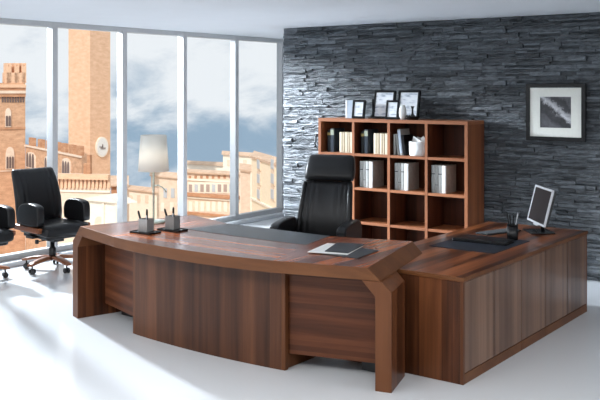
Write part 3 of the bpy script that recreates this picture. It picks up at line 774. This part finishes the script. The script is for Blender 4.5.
# ------------------------------------------------------------------ the town outside
GZ = -17.0
class Building:
    def __init__(s, name, label, pxl, dl, pxr, dr, ytop, thick, mat, ref='l', roof=None, rise=2.0, over=.5, build_wall=True, cat='building'):
        L = far_point(pxl, ytop, dl); R = far_point(pxr, ytop, dr)
        s.z = L[2] if ref == 'l' else R[2]
        s.L = Vector((L[0], L[1], 0)); s.R = Vector((R[0], R[1], 0)); s.len = (s.R-s.L).length
        s.u = (s.R-s.L).normalized(); s.n = Vector((s.u.y, -s.u.x, 0))      # outward normal, towards the room
        if s.n.dot(Vector((FW[0], FW[1], 0))) > 0: s.n = -s.n
        s.root = thing(name, label, cat, (s.L.x, s.L.y, GZ), math.atan2(s.u.y, s.u.x))
        s.sgn = -1                                                        # local -Y is the facade side
        s.t = thick; s.h = s.z-GZ
        aw = Vector((s.R.x, s.R.y, 0)).normalized(); s.a = Vector((aw.dot(s.u), -aw.dot(s.n), 0))   # street plan is not square
        if build_wall:
            lo = 0 if roof else 1.0
            b = MB(); b.prism([s.pt(0, 0), s.pt(s.len, 0), s.pt(s.len, thick), s.pt(0, thick)], 0, s.h-lo, 'z')
            if lo: b.prism([s.pt(0, 0), s.pt(s.len, 0), s.pt(s.len, .5), s.pt(0, .5)], s.h-lo, s.h, 'z')
            b.build('wall', mat, s.root)
        if roof:
            o = over; rs = []
            for u in (-o*.6, s.len+o*.6):
                rs.append([(*s.pt(u, t), z) for t, z in ((-o, s.h+.002), (thick+o, s.h+.002), (thick+o, s.h+.18), (thick*.5, s.h+rise), (-o, s.h+.18))])
            b = MB(); b.rings(rs, smooth=False); b.build('roof', roof, s.root)
    def pt(s, u, t): return (u+s.a.x*t, s.a.y*t)
    def uz(s, px, py):
        a = (px-300)/FPX; d = Vector((FW[0]+RT[0]*a, FW[1]+RT[1]*a, 0))
        # intersect with facade line
        den = d.dot(s.n); t = s.L.dot(s.n)/den
        P = d*t; return ((P-s.L).dot(s.u), CAMH+(HY-py)/FPX*t-GZ)
    def rect(s, name, px0, py0, px1, py1, d0, d1, mat, bevel=0):
        u0, z1 = s.uz(px0, py0); u1, z0 = s.uz(px1, py1)
        b = MB(); b.box(u0, d0, z0, u1, d1, z1); return b.build(name, mat, s.root)
    def uband(s, name, zc, hh, out, mat, u0=0, u1=None):
        b = MB(); b.box(u0, -out, zc-hh, s.len if u1 is None else u1, -.005, zc+hh); return b.build(name, mat, s.root)
    def trifora(s, px0, py0, px1, py1, lights=3):
        u0, z1 = s.uz(px0, py0); u1, z0 = s.uz(px1, py1); w = u1-u0; zs = z0+(z1-z0)*.62
        arch = [(u0, z0), (u1, z0), (u1, zs)]+[(u0+w*.5+w*.5*math.cos(a)*1.0, zs+(z1-zs)*math.sin(a)**.8) for a in [PI*i/10 for i in range(1, 10)]]+[(u0, zs)]
        b = MB(); b.prism(arch, -.12, .0, 'y'); w_ = b.build('window', M['pinkwall'], s.root)
        b = MB(); k = lights; g = w*.08; lw = (w-g*(k+1))/k
        for i in range(k):
            a0 = u0+g+i*(lw+g); zt = z0+(zs-z0)*.80
            pl = [(a0, z0+.1), (a0+lw, z0+.1), (a0+lw, zt)]+[(a0+lw*.5+lw*.5*math.cos(a), zt+lw*.9*math.sin(a)) for a in [PI*j/6 for j in range(1, 6)]]+[(a0, zt)]
            b.prism(pl, -.16, -.121, 'y')
        b.build('opening', M['windark'], w_)
    def win(s, px, py, w, h, mat='windark', trim=None):
        u, z = s.uz(px, py)
        if trim:
            b = MB(); b.box(u-w/2-.2, -.10, z-h/2-.2, u+w/2+.2, -.003, z+h/2+.3); f = b.build('window', M[trim], s.root)
            b = MB(); b.box(u-w/2, -.16, z-h/2, u+w/2, -.101, z+h/2); b.build('opening', M[mat], f)
        else:
            b = MB(); b.box(u-w/2, -.08, z-h/2, u+w/2, -.003, z+h/2); b.build('window', M[mat], s.root)
def merlons(B, px_list, py, hpx, wpx, name='merlon', depth=.8):
    for px in px_list:
        u, z = B.uz(px, py); u0, zz = B.uz(px-wpx/2, py); u1, zt = B.uz(px+wpx/2, py-hpx)
        b = MB(); q = (zt-B.h)
        b.prism([(u0, B.h), (u1, B.h), (u1, B.h+q), (u0+(u1-u0)*.78, B.h+q*1.0), ((u0+u1)/2, B.h+q*.80), (u0+(u1-u0)*.22, B.h+q), (u0, B.h+q)], 0, depth, 'y')
        b.build(name, M['towerbrick'], B.root)
# A: tall battlemented palace block
A = Building('palace', 'tall orange brick palace block with forked battlements at the left edge of the view', -32, 92, 25.3, 95, 83, 6, M['brick'], ref='r')
merlons(A, (9, 17, 24), 83, 20, 4.6, depth=1.5); merlons(A, (-3, -12, -21, -30), 83, 7, 5)
b = MB(); u0, _ = A.uz(5, 83); b.box(u0, 0, A.h, A.len, 1.2, A.h+1.1); b.build('turret_parapet', M['towerbrick'], A.root)
for yy, hh, o, mt in ((86, .18, .35, 'towerbrick'), (89, .25, .25, 'brickband'), (92, .15, .30, 'pinkwall'), (95, .2, .2, 'brickband'), (128, .10, .12, 'brickband'), (170, .06, .1, 'pinkwall')):
    _, zz = A.uz(25, yy); A.uband('string_course', zz, hh, o, M[mt])
A.trifora(5.5, 147, 14.2, 169); A.trifora(5.0, 108, 11, 127, 2); A.trifora(-12, 147, -3.5, 169)
for i in range(9):
    A.win(2.5+i*2.6, 99.5, .16, .6)
# B: lower wing
Bw = Building('palace_wing', 'lower orange brick palace wing with square battlements between palace block and tower', 25.6, 93.5, 82, 77.5, 144.5, 2.0, M['brick'], ref='l')
for px in (31, 40, 48, 56, 63, 71, 78.5):
    u0, _ = Bw.uz(px-2.3, 150); u1, _ = Bw.uz(px+2.3, 150); b = MB(); b.box(u0, 0, Bw.h-.01, u1, .3, Bw.h+.8); b.build('merlon', M['brickband'], Bw.root)
Bw.uband('cornice', Bw.h-.10, .08, .15, M['pinkwall']); Bw.uband('string_course', Bw.h-2.6, .04, .08, M['pinkwall']); Bw.uband('string_course', Bw.h-3.7, .04, .08, M['pinkwall'])
Bw.trifora(27, 151, 36, 169.5); Bw.trifora(45.5, 155, 53, 172); Bw.trifora(63, 157, 71.3, 176.5)
# C: the tower
TC = far_point(90, 90, 108)
tl = far_point(68.5, 90, 111); tr = far_point(110.3, 90, 110.5)
root = thing('bell_tower', 'slender orange brick tower with a white clock face rising past the window head', 'tower', (TC[0], TC[1], GZ))
v1 = Vector((tl[0]-TC[0], tl[1]-TC[1], 0)); v2 = Vector((tr[0]-TC[0], tr[1]-TC[1], 0)); H = 42
b = MB(); P = [(0, 0), (v2.x, v2.y), (v1.x+v2.x, v1.y+v2.y), (v1.x, v1.y)]; b.prism(P, 0, H, 'z'); b.build('shaft', M['towerbrick'], root)
b = MB(); P2 = [(p[0]+(p[0]-(v1.x+v2.x)/2)*.12, p[1]+(p[1]-(v1.y+v2.y)/2)*.12) for p in P]; b.prism(P2, H+.01, H+2.2, 'z'); b.build('belfry', M['palestone'], root)
# clock on the right face
u2 = v2.normalized(); n2 = Vector((u2.y, -u2.x, 0)); n2 = n2 if n2.y < 0 else -n2
s_ = (101.2-90)/(110.3-90)*v2.length; zc = CAMH+(HY-147)/FPX*109.3-GZ
cc = u2*s_
def disc(rad, rz_, d0, d1, name, mat, par, ang0=0, ang1=2*PI, c=(0, 0)):
    b = MB(); n = 40; f = []; g = []
    for i in range(n):
        a = 2*PI*i/n; p = cc+u2*(c[0]+rad*math.cos(a)); zz = zc+c[1]+rz_*math.sin(a)
        f.append((p.x+n2.x*d0, p.y+n2.y*d0, zz)); g.append((p.x+n2.x*d1, p.y+n2.y*d1, zz))
    b.rings([f, g], smooth=False); return b.build(name, mat, par)
clk = disc(.95, 1.25, .01, .20, 'clock_face', M['palestone'], root)
disc(.80, 1.08, .201, .23, 'dial', M['ceramic'], clk)
b = MB()
for (a0, l_, w_) in ((PI*.5, .35, .05), (PI*.97, .5, .05)):
    p0 = cc; p1 = cc+u2*(l_*math.cos(a0)); 
    b.tube([(p0.x+n2.x*.27, p0.y+n2.y*.27, zc), (p1.x+n2.x*.27, p1.y+n2.y*.27, zc+l_*math.sin(a0))], w_, 6)
for i in range(5):
    p0 = cc+u2*(-.25+i*.16); b.tube([(p0.x+n2.x*.25, p0.y+n2.y*.25, zc-.28), (p0.x+n2.x*.25, p0.y+n2.y*.25, zc-.05)], .035, 5)
b.build('clock_hands', M['windark'], clk)
# D: arcade block with corbels in front of the tower foot
Dd = Building('arcade_block', 'brick block with a row of corbel arches below the clock tower', 46, 76, 110.5, 75, 174.5, 2, M['pinkwall'], ref='r')
Dd.uband('cornice', Dd.h-.2, .22, .5, M['towerbrick'])
_, zz = Dd.uz(90, 190); Dd.uband('string_course', zz-.1, .08, .15, M['creamwall'])
for i in range(16):
    u0, z1 = Dd.uz(50+i*3.9, 178.5); u1, z0 = Dd.uz(50+i*3.9+2.2, 188)
    b = MB(); w = u1-u0; b.prism([(u0, z0), (u1, z0), (u1, z1-w*.3)]+[(u0+w/2+w/2*math.cos(a), z1-w*.3+w*.5*math.sin(a)) for a in [PI*j/5 for j in range(1, 5)]]+[(u0, z1-w*.3)], -.22, -.02, 'y')
    b.build('corbel_arch', M['towerbrick'], Dd.root)
for px in (84.5, 88): 
    u, _ = Dd.uz(px, 170); b = MB(); b.box(u-.15, .1, Dd.h, u+.15, .5, Dd.h+(1.6 if px > 85 else .9)); b.build('pinnacle', M['brickband'], Dd.root)
# E: pale gabled loggia at the foot
Ee = Building('loggia', 'pale stone loggia with low gabled roof at the foot of the arcade block', 84, 72, 124, 69.5, 203.5, 2, M['palestone'], ref='r')
b = MB(); b.prism([(-.3, Ee.h+.001), (Ee.len+.3, Ee.h+.001), (Ee.len*.68, Ee.h+.55), (Ee.len*.52, Ee.h+.55)], -.3, 1.2, 'y'); b.build('gable', M['creamwall'], Ee.root)
u0, z0 = Ee.uz(100, 222)
b = MB(); b.prism([(u0-.5, z0-3), (u0+.5, z0-3), (u0+.5, z0)]+[(u0+.5*math.cos(a), z0+.45*math.sin(a)) for a in [PI*j/8 for j in range(1, 8)]]+[(u0-.5, z0)], -.10, -.002, 'y'); b.build('doorway', M['pinkwall'], Ee.root)
for px in (86.5, 104, 117, 122):
    u0, _ = Ee.uz(px, 210); b = MB(); b.box(u0-.12, -.15, 0, u0+.12, -.002, Ee.h); b.build('pilaster', M['creamwall'], Ee.root)
# small dark house beside the tower
S1 = Building('small_house', 'small brown house squeezed right of the arcade block', 111.2, 92, 126, 92, 186, 4, M['brickband'], roof=M['rooftile'], rise=.9)
# F: houses right of the second mullion
F1 = Building('town_house', 'long cream house with a low tiled roof seen behind the lamp stem', 112, 118, 157, 112, 193, 2.5, M['creamwall'], ref='r', roof=M['rooftile'], rise=.5)
for px in (131, 139, 147): F1.win(px, 199, .6, 1.0, 'pinkwall')
F2 = Building('town_house', 'pinkish brick house whose roof climbs right of the lamp stem', 151, 126, 187, 121, 179.5, 2.5, M['pinkwall'], ref='r', roof=M['rooftile'], rise=.7)
for px, py in ((165.5, 193), (173, 193), (181, 193)): F2.win(px, py, .7, 1.3, 'winpale')
for px, py in ((163, 207), (172, 207), (181, 207)): F2.win(px, py, .7, 1.2, 'creamwall')
# H: pale houses rising behind
H1 = Building('hillside_house', 'cream rooftop house rising behind the palazzo', 184, 150, 228, 146, 164, 3, M['creamwall'], roof=M['rooftile'], rise=.5)
H2 = Building('hillside_house', 'cream gabled house, highest behind the third mullion', 223, 142, 252, 138, 154.5, 3, M['creamwall'], roof=M['rooftile'], rise=.5)
for px in (229, 245): H2.win(px, 163, .7, 1.0, 'pinkwall')
# G: palazzo
G = Building('palazzo', 'pink and cream palazzo with shuttered windows in the fourth window bay', 186.5, 116, 240, 112, 172.5, 2, M['pinkwall'], ref='l', roof=M['rooftile'], rise=.4, over=.5)
_, zz = G.uz(210, 180.5); G.uband('string_course', zz, .12, .2, M['palestone'])
_, zz = G.uz(210, 195.5); G.uband('cornice', zz, .22, .5, M['brickband']); _, zz = G.uz(210, 198.5); G.uband('string_course', zz, .1, .3, M['palestone'])
_, zz = G.uz(210, 214.5); G.uband('cornice', zz, .15, .3, M['brickband'])
for i in range(8): G.win(191+i*5.8, 188, .5, .95, ('winpale' if i % 3 == 1 else 'winmid'), 'creamwall')
for i in range(8): G.win(191+i*5.8, 206.5, .55, 1.3, 'creamwall')
for i in range(8): G.win(190+i*5.8, 177, .35, .35, 'brickband')
# I + J
I1 = Building('side_house', 'narrow pink house between palazzo and yellow house', 240.4, 105, 250.5, 103, 172, 4, M['pinkwall'], ref='r', roof=M['rooftile'], rise=.7)
J = Building('yellow_house', 'tall pale yellow house beside the dark stone wall', 251.5, 99, 300, 80.5, 158, 8, M['yellowwall'], ref='l')
b = MB(); b.prism([J.pt(-.5, -.5), J.pt(J.len, -.5), J.pt(J.len, 8), J.pt(-.5, 8)], J.h+.001, J.h+.25, 'z'); b.build('eaves', M['rooftile'], J.root)
for py in (164, 178.5, 194): 
    for px in (259.5, 273.5): J.win(px, py, 1.1, .95, 'winpale', 'pinkwall')
_, zz = J.uz(260, 202); J.uband('string_course', zz, .1, .2, M['palestone'])
gq = [far_point(-160, 90, 12), far_point(420, 90, 12), far_point(420, 90, 140), far_point(-260, 90, 140)]
b = MB(); b.prism([(p[0], p[1]) for p in gq], GZ-.5, GZ-.001, 'z')
o = b.build('piazza_ground', M['piazza']); struct(o)
# ------------------------------------------------------------------ world: pale cloudy sky
w = bpy.data.worlds.new('sky'); scene.world = w; w.use_nodes = True; nt = w.node_tree; nt.nodes.clear(); L = nt.links.new
out = N(nt, 'ShaderNodeOutputWorld'); bg = N(nt, 'ShaderNodeBackground'); L(bg.outputs[0], out.inputs[0])
tc = N(nt, 'ShaderNodeTexCoord'); sep = N(nt, 'ShaderNodeSeparateXYZ'); L(tc.outputs['Generated'], sep.inputs[0])
mp = N(nt, 'ShaderNodeMapping'); mp.inputs['Scale'].default_value = (7, 7, 15); mp.inputs['Location'].default_value = (1.3, .4, 2.1); L(tc.outputs['Generated'], mp.inputs[0])
n = N(nt, 'ShaderNodeTexNoise'); n.inputs['Scale'].default_value = 1.0; n.inputs['Detail'].default_value = 8; n.inputs['Roughness'].default_value = .58; n.inputs['Distortion'].default_value = .3
L(mp.outputs[0], n.inputs['Vector'])
base = N(nt, 'ShaderNodeMapRange'); base.inputs['From Min'].default_value = -.07; base.inputs['From Max'].default_value = .05; L(sep.outputs['Z'], base.inputs['Value'])
blue = ramp(nt, [(.0, (.34, .47, .60)), (.35, (.34, .47, .60)), (.7, (.50, .60, .70)), (1, (.62, .69, .77))]); L(base.outputs[0], blue.inputs[0])
ad = N(nt, 'ShaderNodeMath', operation='MULTIPLY_ADD'); L(base.outputs[0], ad.inputs[0]); ad.inputs[1].default_value = .25; L(n.outputs['Fac'], ad.inputs[2])
cl = N(nt, 'ShaderNodeMapRange', interpolation_type='SMOOTHSTEP'); cl.inputs['From Min'].default_value = .47; cl.inputs['From Max'].default_value = .68; L(ad.outputs[0], cl.inputs['Value'])
mx = N(nt, 'ShaderNodeMix', data_type='RGBA'); L(cl.outputs[0], mx.inputs['Factor']); L(blue.outputs[0], mx.inputs['A']); mx.inputs['B'].default_value = (.92, .95, .97, 1)
L(mx.outputs['Result'], bg.inputs['Color']); bg.inputs['Strength'].default_value = 1.0

# ------------------------------------------------------------------ lights
def light(name, kind, loc, aim, energy, **kw):
    ld = bpy.data.lights.new(name, kind); ld.energy = energy
    for k, v in kw.items(): setattr(ld, k, v)
    o = bpy.data.objects.new(name, ld); COL.objects.link(o); o.location = loc
    o.rotation_euler = (Vector(aim)-Vector(loc)).to_track_quat('-Z', 'Y').to_euler(); return o
light('sun', 'SUN', (0, -10, 30), (-.40*30, -10+1.0*30, 30-.85*30), 3.0, angle=math.radians(1.0), color=(1, .95, .88))
# added spot, unseen outside the glass, imitates daylight on the left floor
light('window_beam', 'SPOT', (-14.0, 7.7, 5.7), (-6.0, 4.9, 0), 11000, spot_size=math.radians(60), spot_blend=.4, shadow_soft_size=.25, color=(.86, .93, 1.0))
light('window_side_beam', 'SPOT', (-13.3, 5.0, 3.95), (-5.5, 8.6, 1.45), 15000, spot_size=math.radians(30), spot_blend=.5, shadow_soft_size=.75, color=(.84, .92, 1.0))  # second added spot outside, imitates daylight raking across the stone wall
for i, (x, y) in enumerate(((-1.2, 2.2), (-3.6, 1.2), (1.2, 5.0), (-6.2, 1.4))):  # soft fill added under the ceiling out of view, no real fittings
    light('ceiling_lamp', 'AREA', (x, y, CEIL-.03), (x, y, 0), 66, shape='RECTANGLE', size=1.4, size_y=1.4, color=(1, .98, .96))

# ------------------------------------------------------------------ camera
cam = bpy.data.cameras.new('camera'); co = bpy.data.objects.new('camera', cam); COL.objects.link(co)
co.location = (0, 0, CAMH); co.rotation_euler = (PI/2, 0, YAW)
cam.sensor_fit = 'HORIZONTAL'; cam.sensor_width = 36; cam.lens = FPX/600*36; cam.shift_y = -(200-HY)/600
cam.clip_end = 1000
scene.camera = co
vs = scene.view_settings; vs.view_transform = 'Standard'; vs.look = 'None'; vs.gamma = 1; vs.use_curve_mapping = False; vs.exposure = 0.0
